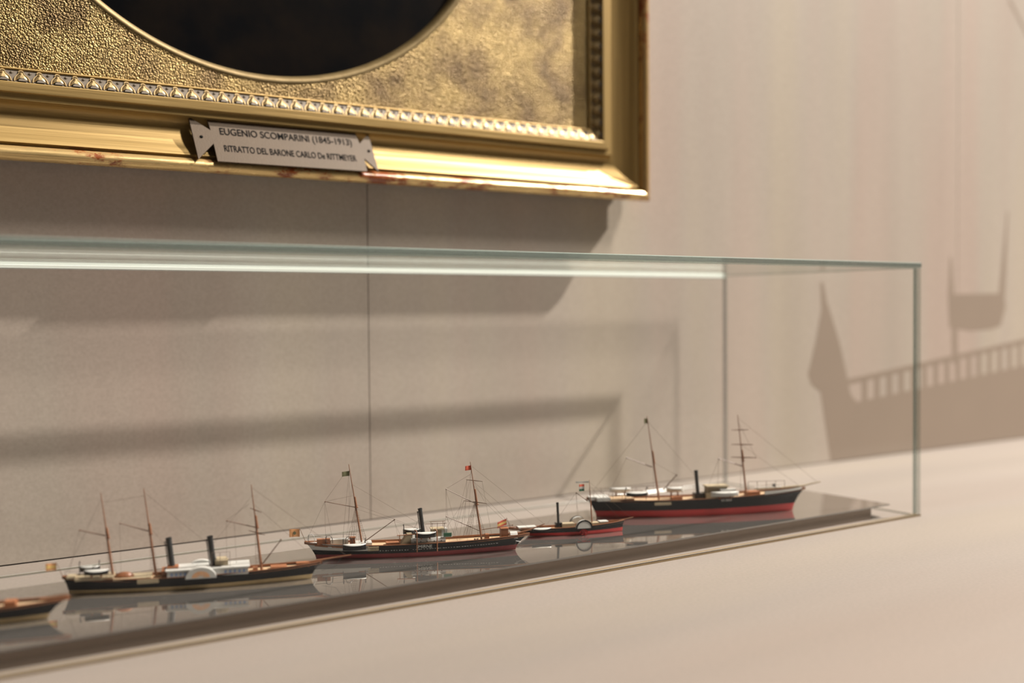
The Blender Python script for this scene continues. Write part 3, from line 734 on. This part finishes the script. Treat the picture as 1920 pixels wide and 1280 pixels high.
for xx_ in (67.5, 71.5, 76, 81, 86): MB().tube((xx_, -7.3, 10.4), (xx_, -7.85, 10.4), 0.42, 0.42, 10).build('porthole', ['iron'], hs, scale=MM)
b = MB(); b.prism([(57, 7.6), (66, 7.6), (66, 15.2), (62.5, 15.2)], -6, 2); b.build('engine_casing', ['tan'], s2, scale=MM)
part(s2, 'skylight', 'wood', (48, 57, -4, 3, 7.5, 9.6))
funnel(s2, (74.2, -1, 12.8), (71.9, -1, 32.4), 1.45)
part(s2, 'bridge_house', 'tan', (79.5, 86.5, -5, 3, 12.8, 17.6), (79.0, 88.5, -5.6, 3.4, 17.6, 18.2))
part(s2, 'chart_house', 'white', (86.5, 90.5, -5, 1, 12.8, 18.0), (86, 93.6, -7.6, -1, 12.6, 13.0))
part(s2, 'side_light_box', 'green', (87.6, 93.2, -7.8, -7.2, 13.1, 15.6))
b = MB(); z_ = 22
b.path([(75, -5, z_), (90, -5, z_)], 0.2); b.path([(79, 3, z_), (90, 3, z_)], 0.2)
for xx_ in (80, 83.5, 88.5): b.tube((xx_, -5, 17.8 if xx_ < 88 else 12.8), (xx_, -5, z_+0.6), 0.14, 0.14, 5)
for xx_ in (80, 88.5): b.tube((xx_, 3, 12.8), (xx_, 3, z_), 0.14, 0.14, 5)
b.build('bridge_rail', ['darkwood'], s2, scale=MM)
b = MB(); b.path([(55.2, -6, 15.0), (70, -6, 15.4)], 0.3); b.path([(57, -6, 7.5), (57, -6, 15.3)], 0.28); b.build('fore_rail', ['wood'], s2, scale=MM)
mast(s2, (31.6, 0, 8), (22.9, 0, 64.9), 0.72, (0.47, 0.60),
     [('gaff', (27.2, 0, 34.8), (6.2, 0, 39.6), 0.34), ('boom', (33.0, -0.5, 10.6), (54.3, -1, 25.4), 0.36)])
flag(s2, (23.4, 0, 60.2), -1, 5.2, 3.4, ['olive'], diag=-0.08, name='masthead_flag')
mast(s2, (115.8, 0, 6.5), (107.9, 0, 63.8), 0.75, (0.47, 0.66),
     [('gaff', (110.4, 0, 34.6), (90.4, 0, 45.2), 0.34), ('yard', (117.6, -10.5, 35.6), (104.6, 10.5, 34.6), 0.36), ('yard', (115.4, -7, 50.6), (106.0, 7, 50.2), 0.3),
      ('boom', (113.9, -0.5, 14.8), (90.2, -1, 26.0), 0.36), ('boom', (115.5, 0.5, 15.2), (138.6, 1, 17.4), 0.3)])
flag(s2, (108.6, 0, 61.2), -1, 4.4, 3.2, ['flagred'], diag=-0.08, name='masthead_flag')
part(s2, 'forecastle_box', 'wood', (129, 134.2, -3.5, 2.5, 9.2, 15.6), (128.8, 134.6, -3.8, 2.8, 15.6, 16.2))
b = MB(); b.prism([(-3.2, 8.6), (-3.4, 11.2), (-2.4, 12.6), (0, 13.2), (2.4, 12.6), (3.4, 11.2), (3.2, 8.6)], 135.8, 141.0, axis='x'); b.build('forecastle_hood', ['white'], s2, scale=MM)
part(s2, 'winch', 'wood', (117.6, 120.6, -3.2, 1, 7.4, 12.4))
for xx_ in (110, 111.8, 125.5, 127.2):
    b = MB(); b.tube((xx_, -5.2, 7.6), (xx_, -5.2, 9.8), 0.7, 0.7, 8); b.dome((xx_, -5.2, 9.8), 0.85, 0.85, 0.6, 8, 3)
    b.build('bollard', ['iron'], s2, scale=MM)
b = MB(); b.tube((139, 0, 11.0), (150, 0, 13.6), 0.65, 0.55); b.tube((150, 0, 13.6), (161.5, 0, 17.6), 0.55, 0.25); b.build('bowsprit', ['brown'], s2, scale=MM)
b = MB(); b.path([(150, -1.2, 10.2), (146.5, -3.2, 7.6), (143, -4.5, 6.4), (139, -5.8, 7.4)], 0.22); b.path([(139.5, -5.4, 7.8), (139, -5.9, 5.4), (137.8, -6.2, 4.8)], 0.28); b.build('anchor_chain', ['iron'], s2, scale=MM)
for sg in (-1, 1):
    ratlines(s2, (27.4, 0, 34.5), [(27.5-(0 if sg < 0 else 1.5)+i*2.0+(-4 if sg > 0 else 1.5), sg*8.6, 10.6) for i in range(4)])
    ratlines(s2, (111.2, 0, 35.0), [(107.5+i*2.0+(-4 if sg > 0 else 4.5), sg*8.0, 9.6) for i in range(4)])
A = (6.2, 0, 39.6)
rigging(s2, [(A, (-6.5, 0, 13)), (A, (6.5, -5, 12.6)), (A, (11.5, -5, 12)), (A, (18.5, 0, 56.5)), (A, (25.8, 0, 43)),
    ((23.3, 0, 62), (22, -8.6, 10.6)), ((23.3, 0, 62), (18.5, 8.6, 10.6)), ((25, 0, 52), (21, 7, 10.6)), ((25.5, 0, 50.5), (72.5, 0, 21)), ((27, 0, 37), (54, -1, 25.6)), ((26.8, 0, 34), (73, 0, 17)), ((54.2, -1, 25.4), (73.5, -1, 17)),
    ((53.9, -1, 25.2), (57, -6, 8.5)), ((53.5, -1, 24.8), (57.5, -6, 15)), ((33, 0, 17), (36, -8, 10)), ((71.9, -1, 27), (65, -8, 13)), ((72.3, -1, 27), (79, -8, 13)), ((72.1, -1, 27), (66, 6, 13)),
    ((109.0, 0, 60.5), (161, 0, 17.4)), ((109.6, 0, 50), (150.5, 0, 14)), ((110, 0, 47), (141, 0, 13.2)), ((117.5, -10.5, 35.4), (137, 0, 15.8)), ((108.2, 0, 55), (90.4, 0, 45.2)), ((90.4, 0, 45.2), (90.2, -1, 26)), ((90.4, 0, 45.2), (91.5, -7, 10)), ((90.4, 0, 45), (99, -8.6, 9.4)),
    ((106.5, 7, 50.2), (96, 8.6, 9.4)), ((106.5, 7, 50.2), (104, 8.5, 9.4)), ((115.2, -7, 50.4), (122, -8.5, 9.6)), ((108.6, 0, 58), (101, 8.6, 9.5)), ((108.6, 0, 58), (104, -8.6, 9.5)), ((104.6, 10, 34.6), (97, 8, 9.4)), ((90.2, -1, 26), (97.5, -8.6, 9.4)), ((90.2, -1, 26), (88, -5, 17)), ((104.8, 10.3, 34.6), (90, 5, 15)), ((117, -10, 35.4), (110, -1, 50))])
hd = Vector((math.cos(0), 0, 0))
y_, z_ = at(74)
text('hull_name', 'SMIRNE', s2, 'white', (0.0680, -0.0100, 0.0064), (1, 0, 0), (0, -0.08, 1), 0.0112, 0.0021, 0.0001)
# white rubbing strake dashes along the hull
b = MB()
for i in range(44):
    xq = 43+i*1.9
    if 62 < xq < 64: continue
    y_, z_ = at(xq); b.box(xq, xq+random.uniform(0.5, 1.5), -y_-0.10, -y_+0.2, z_-3.85, z_-3.65)
b.build('strake', ['white'], s2, scale=MM)

# ---------------------------------------------------------------- ship with two funnels and three masts
s1 = ship_root((-.5456, .0621), (-.6824, .1126), 'three-masted black model paddle steamer with two black funnels and white paddle box')
at = hull(s1, 145.5, 4, 7, 8.8, 11.4, 8.2, 11.0, 2.3, 'cream')
part(s1, 'quarter_deck', 'tan', (-1, 4, -4.6, 4.6, 10.2, 11.3), (4, 26, -6.8, 6.8, 9.0, 10.6), (26, 48, -7.6, 7.6, 8.0, 9.0))
b = MB(); b.dome((32, -2, 9.0), 6, 3.2, 3.2, 14, 4); b.build('skylight', ['wood'], s1, scale=MM)
boat(s1, 9.4, 23.4, -6.6, 12.0, 2.6, 2.6, zdav=9, chock=10.6, davits=False)
boat(s1, 5.5, 17.5, 5.6, 11.8, 2.8, 2.4, zdav=9, side=1, chock=10.6)
part(s1, 'gangway_grating', 'tan', (40, 52.5, -9.1, -8.3, 5.6, 8.2))
dh1 = part(s1, 'deckhouse', 'white', (57.5, 106, -8.6, 8.6, 7.6, 11.8), (56.5, 107, -9.2, 9.2, 11.8, 12.5))
for xq in [59.5+i*2.6 for i in range(4)]+[91.5+i*2.8 for i in range(5)]:
    MB().box(xq, xq+1.5, -8.75, -8.5, 8.8, 10.8).build('cabin_window', ['blue'], dh1, scale=MM)
for sg, nm in ((-1, 'near'), (1, 'far')):
    b = MB(); arc = [(77.5+9.2*math.cos(t), 7.4+6.8*math.sin(t)) for t in [i*math.pi/14 for i in range(15)]]
    b.prism(arc, sg*8.5, sg*12.8); pb = b.build('paddle_box', ['white'], s1, scale=MM)
    b = MB()
    for i in range(9):
        t = math.pi*(i+0.5)/9; t2 = t+0.13; t1 = t-0.13
        b.add([(77.5+0.9*math.cos(t), sg*12.95, 8.0+0.8*math.sin(t)), (77.5+5.4*math.cos(t1), sg*12.95, 8.0+3.9*math.sin(t1)), (77.5+5.4*math.cos(t2), sg*12.95, 8.0+3.9*math.sin(t2))], [(0, 1, 2)])
    b.build('fan_ornament', ['orange'], pb, scale=MM, label='faded orange fan on the white paddle box')
    b = MB(); b.box(70, 85, sg*8.6 if sg > 0 else -12.6, 12.6 if sg > 0 else -8.6, 5.8, 7.4)
    b.build('sponson', ['black'], s1, scale=MM)
part(s1, 'bridge', 'tan', (86, 94, -4, 4, 12.5, 15.8), (87, 93, -6, 6, 15.8, 16.4))
rail(s1, [(84, -6, 12.5), (89, -6, 12.5), (95, -6, 12.5)], 1, 9.0, 0.15, 'thread')
funnel(s1, (60.4, 0, 11.5), (58.3, 0, 31.2), 1.75)
funnel(s1, (85.2, 0, 11.5), (83.0, 0, 30.8), 1.75)
part(s1, 'funnel_casing', 'wood', (54, 57.4, -6, 6, 7, 12), (57, 64, -4, 4, 12.4, 13.6))
mast(s1, (25.4, 0, 9.5), (19.1, 0, 61), 0.8, (0.46, 0.58), [('gaff', (21.4, 0, 34.6), (6.3, 0, 38.8), 0.42)])
mast(s1, (50.6, 0, 8), (44.1, 0, 62.5), 0.8, (0.48, 0.60), [('gaff', (46.5, 0, 36), (29.7, 0, 41.8), 0.42)])
mast(s1, (114.5, 0, 7), (108.6, 0, 62), 0.8, (0.50, 0.64), [('gaff', (110.8, 0, 34.8), (93.1, 0, 39.9), 0.42), ('yard', (114.6, -7, 45.2), (108.0, 7, 45.9), 0.35), ('yard', (116.4, -8, 31.2), (107.0, 8, 31.4), 0.38), ('boom', (115.2, 0, 11.5), (126.9, 0, 26.2), 0.4)])
for xx_, tp in ((25.4, 34), (50.6, 34), (114, 33)):
    for sg in (-1, 1): ratlines(s1, (xx_-3, 0, tp), [(xx_-3+i*2.2, sg*8.0, 9.0) for i in range(3)], 0.06, 2.4)
for q in ((109, 112, -3, 3, 7, 9.5), (120, 130, -4.5, 3.5, 7.2, 9.6), (136, 144, -2.5, 2.5, 8.0, 10.8)): part(s1, 'deck_hatch', 'wood', q)
b = MB(); b.tube((138, 0, 9.6), (150, 0, 11.4), 0.75, 0.65); b.tube((150, 0, 11.4), (171, 0, 13.6), 0.65, 0.3); b.build('bowsprit', ['brown'], s1, scale=MM)
b = MB(); b.path([(151, -0.6, 10.2), (147, -2.2, 7.4), (158, 0, 11.8)], 0.22); b.path([(165, 0, 12.8), (161, 0, 6.8), (152, 0, 4.8)], 0.12); b.build('martingale', ['iron'], s1, scale=MM)
rigging(s1, [((19.5, 0, 58), (-2, 0, 12)), ((6.3, 0, 38.8), (0, 0, 12)), ((20, 0, 55), (44.6, 0, 58)), ((44.5, 0, 60), (84, 0, 24)), ((29.7, 0, 41.8), (30, 0, 10)), ((108.9, 0, 60), (168, 0, 13.3)), ((109.5, 0, 50), (150, 0, 11)), ((93.1, 0, 39.9), (93, 0, 12.5)), ((98, 0, 38.5), (99, 0, 12.5)), ((46, 0, 40), (60, 0, 22)), ((109, 0, 55), (85, 0, 26)), ((93.1, 0, 39.9), (107.5, 0, 50))], 0.09)
flag(s1, (-7.0, 0, 19.6), -1, 6.0, 4.6, ['orange', 'yellow', 'orange'], pole=((-3.5, 0, 11), (-7, 0, 20)), bands=3, name='stern_flag')
b = MB()
for i, ww in enumerate((1.6, 0.5, 1.2, 1.0, 1.5, 1.3)): b.box(72+i*2.0, 72+i*2.0+ww, -9.05, -8.9, 4.0, 5.1)
rail(s1, [(x_, -at(x_)[0]+0.3, at(x_)[1]) for x_ in range(-2, 54, 4)], 3, 3.6, 0.09, 'thread')

# ---------------------------------------------------------------- small paddle steamer
s3 = ship_root((-.287, .062), (-.3567, .0887), 'smallest model boat, black and red paddle tug with one thin mast and round wheel box')
sh3 = s3
off = -15.0
def X3(x_): return x_
at = hull(s3, 75, 15, 1.6, 6.2, 7.6, 6.2, 8.6, 2.4, 'bright_red')
for q in ((26, 36, -3.4, 3.4, 5, 8.4), (50, 60, -3, 3, 5.2, 8.0)): part(s3, 'deckhouse', 'tan', q)
part(s3, 'cabin_roof', 'white', (-8, 6, -3.6, 3.6, 6.6, 7.6))
part(s3, 'cabin_roof', 'white', (56, 63, -3.2, 3.2, 8.0, 8.7))
boat(s3, 1, 16, -8.0, 4.4, 2.0, 1.9, davits=False)
for sg in (-1, 1):
    b = MB(); arc = [(41.6+6.2*math.cos(t), 5.4+6.0*math.sin(t)) for t in [i*math.pi/14 for i in range(15)]]
    b.prism(arc, sg*5.8, sg*9.3); pb = b.build('paddle_box', ['white'], s3, scale=MM)
    b = MB(); out = []
    for i in range(14):
        t0, t1 = i*math.pi/14, (i+1)*math.pi/14
        vs = []
        for t in (t0, t1):
            for r_ in (6.6, 5.5):
                for yy in (sg*9.0, sg*9.6): vs.append((41.6+r_*math.cos(t), yy, 5.2+r_*math.sin(t)))
        b.add(vs, [(0, 1, 3, 2), (4, 6, 7, 5), (0, 4, 5, 1), (2, 3, 7, 6), (1, 5, 7, 3), (0, 2, 6, 4)])
    b.box(35, 48.2, sg*9.0 if sg > 0 else -9.6, 9.6 if sg > 0 else -9.0, 4.7, 5.3)
    b.build('box_rim', ['black'], pb, scale=MM)
    b = MB()
    for i in range(10):
        t = i*math.pi/5; c = (41.6, 0, 5.0)
        px_, pz_ = 41.6+4.2*math.cos(t), 4.9+4.2*math.sin(t)
        if pz_ < 0.5 or True: b.tube((41.6, sg*7.5, 4.9), (px_, sg*7.5, pz_), 0.3, 0.3, 5); b.box(px_-0.7, px_+0.7, min(sg*6.4, sg*8.6), max(sg*6.4, sg*8.6), max(pz_-0.5, 0.1), max(pz_-0.5, 0.1)+0.7)
    b.build('paddle_wheel', ['bright_red'], s3, scale=MM)
funnel(s3, (24, 0, 5.5), (23.2, 0, 24.4), 0.95, False)
part(s3, 'funnel_base', 'black', (21.5, 26.5, -2, 2, 5, 9))
mast(s3, (50.8, 0, 5), (48.6, 0, 40.6), 0.6, None, [('gaff', (47.0, 0, 24.5), (38, 0, 31.2), 0.35)])
flag(s3, (48.2, 0, 39.6), -1, 10.5, 1.3, ['white'], name='pennant', diag=0.02)
flag(s3, (44.6, 0, 37.4), -1, 4.2, 5.2, ['flagred', 'white', 'green'], bands=3, name='signal_flag')
flag(s3, (-16.5, 0, 14.2), -1, 7.2, 4.6, ['flagred', 'yellow', 'flagred'], pole=((-13.6, 0, 7.4), (-16.6, 0, 15.0)), bands=3, diag=-0.35, name='stern_flag')
b = MB(); b.tube((72, 0, 8.2), (84, 0, 10.2), 0.4, 0.25); b.build('bowsprit', ['brown'], s3, scale=MM)
rigging(s3, [((38, 0, 31.2), (38, -3, 10)), ((38, 0, 31.2), (41, 3, 10)), ((48.8, 0, 36), (74, 0, 8.6)), ((38, 0, 31.2), (20, 0, 8)), ((48.6, 0, 39), (82, 0, 10)), ((24, 0, 20), (12, -4, 7))], 0.08)

# ---------------------------------------------------------------- large red-bottomed ship at the right
s4 = ship_root((-.1139, .0442), (-.2674, .1173), 'two-masted black model steamer with bright red bottom nearest the right end of case')
at = hull(s4, 170, 8.5, 11.5, 12.2, 16.6, 14.2, 19.2, 5.6, 'bright_red')
part(s4, 'stern_rail', 'white', (-6.5, -1, -4.2, 4.2, 15.0, 17.6), (-1.05, 10, -8.4, 8.4, 14.6, 17.4))
part(s4, 'poop', 'deck', (10, 30, -8.6, 8.6, 14, 16.2))
boat(s4, 22, 40, -12.6, 18.2, 3.0, 3.0, zdav=15)
boat(s4, 13, 31, 6.5, 19.0, 3.0, 3.0, zdav=15, side=1, chock=16.2, body='white', davits=False)
boat(s4, 61, 75, 4.5, 17.8, 3.4, 3.0, davits=False, chock=13.8, body='white')
part(s4, 'gangway_grating', 'tan', (46, 60, -12.4, -11.5, 10.4, 12.6))
part(s4, 'hatch', 'wood', (63, 72, -5, 1, 13, 15.2))
part(s4, 'hatch', 'wood', (128, 139, -6, 3, 14, 17.6))
part(s4, 'bridge', 'tan', (92, 116, -6, 6, 13.5, 17.5), (94, 111, -4, 5, 17.5, 22.5), (93, 112, -5.5, 6, 22.5, 23.4))
boat(s4, 94, 118, -12.0, 15.6, 3.2, 3.2, body='white', zdav=13, davits=False, chock=13.6)
part(s4, 'white_box', 'white', (104, 117, -8, -4, 17, 20.8))
funnel(s4, (87, 0, 13.5), (85.2, 0, 36.2), 1.55, False)
part(s4, 'funnel_base', 'black', (83, 92, -3.4, 3.4, 13, 17.4))
# white bulwark at the bow
b = MB(); vs = []
for sg in (-1, 1):
    pts = [141+i*4 for i in range(10)]; vs = []
    for xq in pts:
        y_, z_ = at(xq); vs += [(xq, sg*(y_+0.35), z_-0.5), (xq, sg*(y_+0.35), z_+2.4-0.04*(xq-141)), (xq, sg*(max(y_-0.6, 0)), z_+2.2-0.04*(xq-141)), (xq, sg*max(y_-0.6, 0), z_)]
    b.add(vs, [(4*i+j, 4*i+(j+1) % 4, 4*i+4+(j+1) % 4, 4*i+4+j) for i in range(9) for j in range(4)]+[(0, 1, 2, 3), (36, 37, 38, 39)])
b.build('bow_bulwark', ['white'], s4, scale=MM)
rail(s4, [(x_, -7, 18) for x_ in range(128, 162, 8)], 1, 8.5, 0.22, 'thread')
rail(s4, [(x_, -8, 16) for x_ in range(-4, 52, 8)], 1, 6.6, 0.16, 'thread')
rail(s4, [(x_, 8, 16) for x_ in range(-4, 88, 10)], 1, 7.0, 0.16, 'thread')
mast(s4, (53.2, 0, 13), (43.3, 0, 82.4), 0.9, (0.44, 0.58), [('gaff', (47.4, 0, 40.2), (25.7, 0, 48.4), 0.5), ('boom', (57, 0, 20.8), (68.6, 0, 33.0), 0.5)])
mast(s4, (129.0, 0, 15), (121.6, 0, 81.6), 0.9, (0.42, 0.56), [('gaff', (125.5, 0, 38.6), (105, 0, 45.5), 0.5), ('yard', (128.9, -6, 69.6), (118.4, 6, 68.4), 0.42), ('yard', (132, -8, 57.4), (119, 8, 56.0), 0.46), ('yard', (134.3, -10, 46.6), (119.6, 10, 45.0), 0.5)])
flag(s4, (43.8, 0, 80.5), -1, 3.0, 4.2, ['olive'], name='masthead_flag')
b = MB(); b.tube((160, 0, 19.4), (180, 0, 20.6), 0.9, 0.8); b.tube((180, 0, 20.6), (195, 0, 23.4), 0.8, 0.5); b.build('bowsprit', ['tan'], s4, scale=MM)
rigging(s4, [((43.8, 0, 78), (-6, 0, 18)), ((25.7, 0, 48.4), (10, 0, 18)), ((47, 0, 45), (68, 0, 33)), ((121.9, 0, 79), (192, 0, 23)), ((124, 0, 57), (176, 0, 20.5)), ((105, 0, 45.5), (104, 0, 23)), ((44, 0, 78), (86, 0, 30)), ((48, 0, 55), (46, -10, 15)), ((125, 0, 55), (120, -10, 15)), ((105, 0, 45), (96, 0, 23)), ((121.8, 0, 76), (134, -10, 46.6))], 0.11)
b = MB(); b.dome((153, -1, 20.8), 1.6, 1.6, 2.6, 10, 4); b.build('capstan', ['iron'], s4, scale=MM)
b = MB()
y_, z_ = at(108)
for i, ww in enumerate((1.2, 0.8, 1.4, 1.2, 0.9)): b.box(103+i*1.9, 103+i*1.9+ww, -y_-0.15, -y_+0.1, z_-2.9, z_-1.5)
b.build('name_marks', ['white'], s4, scale=MM)

# ---------------------------------------------------------------- ship cut by the left edge of the picture
s0 = ship_root((-.7055, .0632), (-.838, .1085), 'blurred dark model ship with orange brown deck, cut by left edge of photo')
at = hull(s0, 140, 5, 12, 9.5, 11.0, 8.6, 11.6, 2.2, 'cream')
b = MB(); b.tube((136, 0, 11.0), (151, 0, 12.2), 0.8, 0.6); b.build('bowsprit', ['brown'], s0, scale=MM)
part(s0, 'deckhouse', 'white', (30, 76, -7, 7, 7, 12))
for q in ((100, 108, -4, 4, 7, 10.4), (118, 124, -4, 4, 8, 11.6)): part(s0, 'deck_hatch', 'wood', q)
funnel(s0, (52, 0, 12), (50, 0, 31), 1.7)
mast(s0, (25, 0, 8), (19, 0, 62), 0.8, (0.46, 0.6), [('gaff', (21.5, 0, 35), (6, 0, 39), 0.42)])
mast(s0, (70, 0, 8), (64, 0, 62), 0.8, (0.46, 0.6), [('gaff', (66.5, 0, 35), (52, 0, 39), 0.42)])

for o in bpy.data.objects:
    if o.parent is None and o.type in ('MESH', 'EMPTY') and 'kind' not in o and 'label' not in o: print('UNLABELLED', o.name)
